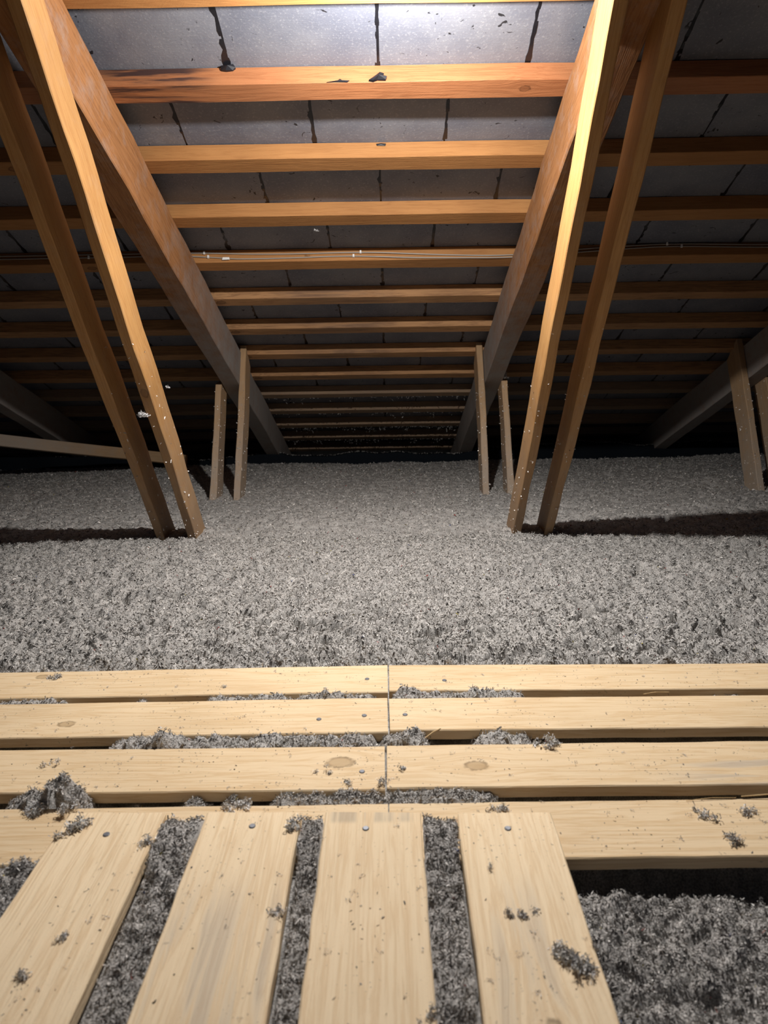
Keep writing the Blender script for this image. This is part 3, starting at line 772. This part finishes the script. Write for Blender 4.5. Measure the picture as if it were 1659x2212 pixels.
# ================================================================== cables on the fourth batten
M_cab = nodes('pale_cable'); M_cab[2].inputs['Base Color'].default_value = (.34, .31, .27, 1); M_cab[2].inputs['Roughness'].default_value = .4; M_cab = M_cab[0]
M_clip = nodes('white_plastic'); M_clip[2].inputs['Base Color'].default_value = (.8, .8, .78, 1); M_clip = M_clip[0]
def tube(pts, r_, n=6):
    v, f = [], []
    P = [Vector(p) for p in pts]
    for i, p in enumerate(P):
        d = (P[min(i+1, len(P)-1)]-P[max(i-1, 0)]).normalized()
        a = d.cross(Vector((0, 0, 1))).normalized(); b = d.cross(a)
        v += [p+(a*math.cos(6.2832*j/n)+b*math.sin(6.2832*j/n))*r_ for j in range(n)]
    for i in range(len(P)-1):
        for j in range(n):
            f.append((i*n+j, i*n+(j+1) % n, (i+1)*n+(j+1) % n, (i+1)*n+j))
    f += [tuple(range(n)), tuple((len(P)-1)*n+j for j in reversed(range(n)))]
    return v, f
def cable(keys, lab, clips):
    ks = np.array(keys); xs = np.linspace(ks[0, 0], ks[-1, 0], 150)
    # smooth the key heights
    es = np.interp(xs, ks[:, 0], ks[:, 1]); es = np.convolve(np.pad(es, 4, 'edge'), np.ones(9)/9, 'valid')
    root = empty('electric_cable', tuple(RP(-.1, S0+3*L-.003, EB+.025))); tag(root, lab, 'cable', 'cables on the batten')
    pts = [RP(x, S0+3*L-.0036, e)-root.location for x, e in zip(xs, es)]
    v, f = tube(pts, .0022)
    link('cable_sheath', mesh('cable_sheath', v, f, M_cab, True), None, root)
    for x in clips:
        e = float(np.interp(x, xs, es)); p = RP(x, S0+3*L-.003, e)-root.location
        vs_ = []
        for dx, ds, de in ((-1, 0, -1), (1, 0, -1), (1, 0, 1), (-1, 0, 1), (-.8, -1, -.8), (.8, -1, -.8), (.8, -1, 1.3), (-.8, -1, 1.3)):
            vs_.append(p+Vector((dx*.0035, 0, 0))+RS*(ds*.005)+RN*(de*.0045))
        link('cable_clip', mesh('cable_clip', vs_, [(0, 1, 2, 3), (7, 6, 5, 4), (0, 4, 5, 1), (1, 5, 6, 2), (2, 6, 7, 3), (3, 7, 4, 0)], M_clip), None, root)
    return root
cable([(-1.9, EB+.03), (-1.2, EB+.034), (-.8, EB+.035), (-.66, EB+.036), (-.45, EB+.026), (-.2, EB+.027), (-.08, EB+.031), (.05, EB+.023), (.25, EB+.012), (.46, EB+.007), (.7, EB+.03), (1.0, EB+.045), (1.3, EB+.036), (1.9, EB+.030)],
      'upper pale cable running along the batten above its twin', (-.64, -.085, .48, -1.0, 1.0))
low = cable([(-1.9, EB+.02), (-1.2, EB+.022), (-.8, EB+.024), (-.66, EB+.030), (-.62, EB+.010), (-.4, EB+.009), (-.2, EB+.014), (-.11, EB+.017), (.05, EB+.006), (.25, EB+.002), (.46, EB-.001), (.7, EB+.018), (1.0, EB+.036), (1.3, EB+.026), (1.9, EB+.018)],
      'lower pale cable along the batten with a small white tag', (-.625, -.11, .50, -1.05, 1.05))
# white tag
tg = [RP(x, S0+3*L-.0068, EB+e) for x, e in ((-.575, .005), (-.548, .006), (-.550, .015), (-.573, .015))]
tg += [p-RS*.0006 for p in tg]
link('cable_tag', mesh('cable_tag', [p-low.location for p in tg], [(0, 1, 2, 3), (7, 6, 5, 4), (0, 4, 5, 1), (1, 5, 6, 2), (2, 6, 7, 3), (3, 7, 4, 0)], M_clip), None, low)

# tar scraps
def scrap(name, pts, c, nrm, lab, cat, th=.004, mat=M_tar):
    v = [Vector(p) for p in pts]; n = len(v); cen = sum(v, Vector())/n
    r = random.Random(n+int(c*100))
    top_ = [p+nrm*(th*(.6+.8*r.random())) for p in v]
    allv = v+top_+[cen+nrm*th*2.2]
    f = [tuple(reversed(range(n)))]+[(i, (i+1) % n, n+(i+1) % n, n+i) for i in range(n)]+[(n+i, n+(i+1) % n, 2*n) for i in range(n)]
    o = link(name, mesh(name, [p-cen for p in allv], f, mat)); o.location = cen
    return tag(o, lab, cat)
B0 = S0
f0 = lambda x, e: RP(x, B0-.0003, EB+e)
scrap('tar_scrap', [f0(-.033, .002), f0(-.022, -.0), f0(-.012, .004), f0(.008, .003), f0(.011, .010), f0(.003, .014), f0(.004, .021), f0(-.006, .024), f0(-.014, .015), f0(-.024, .009)], .3, -RS, 'shiny black torn tar scrap stuck on the middle of the top whole batten', 'tar scrap', .005)
scrap('tar_scrap', [f0(-.135, .0), f0(-.115, .001), f0(-.085, .0), f0(-.080, .004), f0(-.098, .005), f0(-.103, .009), f0(-.110, .004)], .4, -RS, 'thin black tar sliver left of the tar scrap on the top whole batten', 'tar scrap', .002)
scrap('tar_scrap', [f0(-.392, .036), f0(-.380, .034), f0(-.364, .036), f0(-.357, .042), f0(-.362, .049), f0(-.380, .051), f0(-.392, .045)], .5, -RS, 'lumpy black tar blob where a tile joint meets the top whole batten', 'tar scrap', .006)
f1_ = lambda x, e: RP(x, S0+L-.0003, EB+e)
scrap('tar_scrap', [f1_(-.018, .036), f1_(.006, .035), f1_(.008, .041), f1_(-.006, .043), f1_(-.020, .041)], .6, -RS, 'small flat tar mark at the middle of the second whole batten', 'tar scrap', .001)

# ================================================================== strays on the timber
for (p, r_, n, st, br_, lab) in (
    ((-.676, 1.975, .408), .015, 120, .9, 1.7, 'white fluffy tuft caught between the two near left leaning boards'),
    ((-.641, 2.110, .478), .009, 40, .7, 1.6, 'small white tuft on the right edge of the near left inner board'),
    ((-.221, 2.452, .955), .007, 34, .6, 1.8, 'tiny white tuft hanging under the third whole roof batten'),
    ((.535, 3.275, .435), .026, 90, 1.3, 1.1, 'pale wispy fluff caught at the top of the far right outer post')):
    o = link('insulation_tuft', tuft_mesh('insulation_tuft', r_, n, int(n*7+p[1]*100), 1.0, br_, st)); o.location = p
    tag(o, lab, 'tuft', 'tufts caught on the timber')
M_spl = wood('splinter_wood', (.85, .62, .32), (.6, .4, .2))
for a, b, wd_, lab in (((.0539, 1.0011, -.006), (.0799, 1.0183, .0005), .0016, 'pale wood splinter standing out under the second cross row right of the centre joint'),
                       ((.4395, 1.1229, .001), (.4852, 1.1269, .002), .0010, 'thin straw sliver at the far edge of the second right cross plank'),
                       ((.3923, .8288, .0012), (.461, .8336, .0016), .0008, 'long thin sliver on the far edge of the nearest right cross plank'),
                       ((.4682, .8344, .003), (.5426, .8320, .006), .0014, 'dry stalk at the right frame edge on the nearest cross plank')):
    a, b = Vector(a), Vector(b); mid = (a+b)/2+Vector((0, .001, .0015))
    v, f = tube([a, a.lerp(mid, .5), mid, mid.lerp(b, .5), b], wd_/2, 5)
    o = link('wood_splinter', mesh('wood_splinter', [p-a for p in v], f, M_spl)); o.location = a
    tag(o, lab, 'splinter', 'wood splinters')
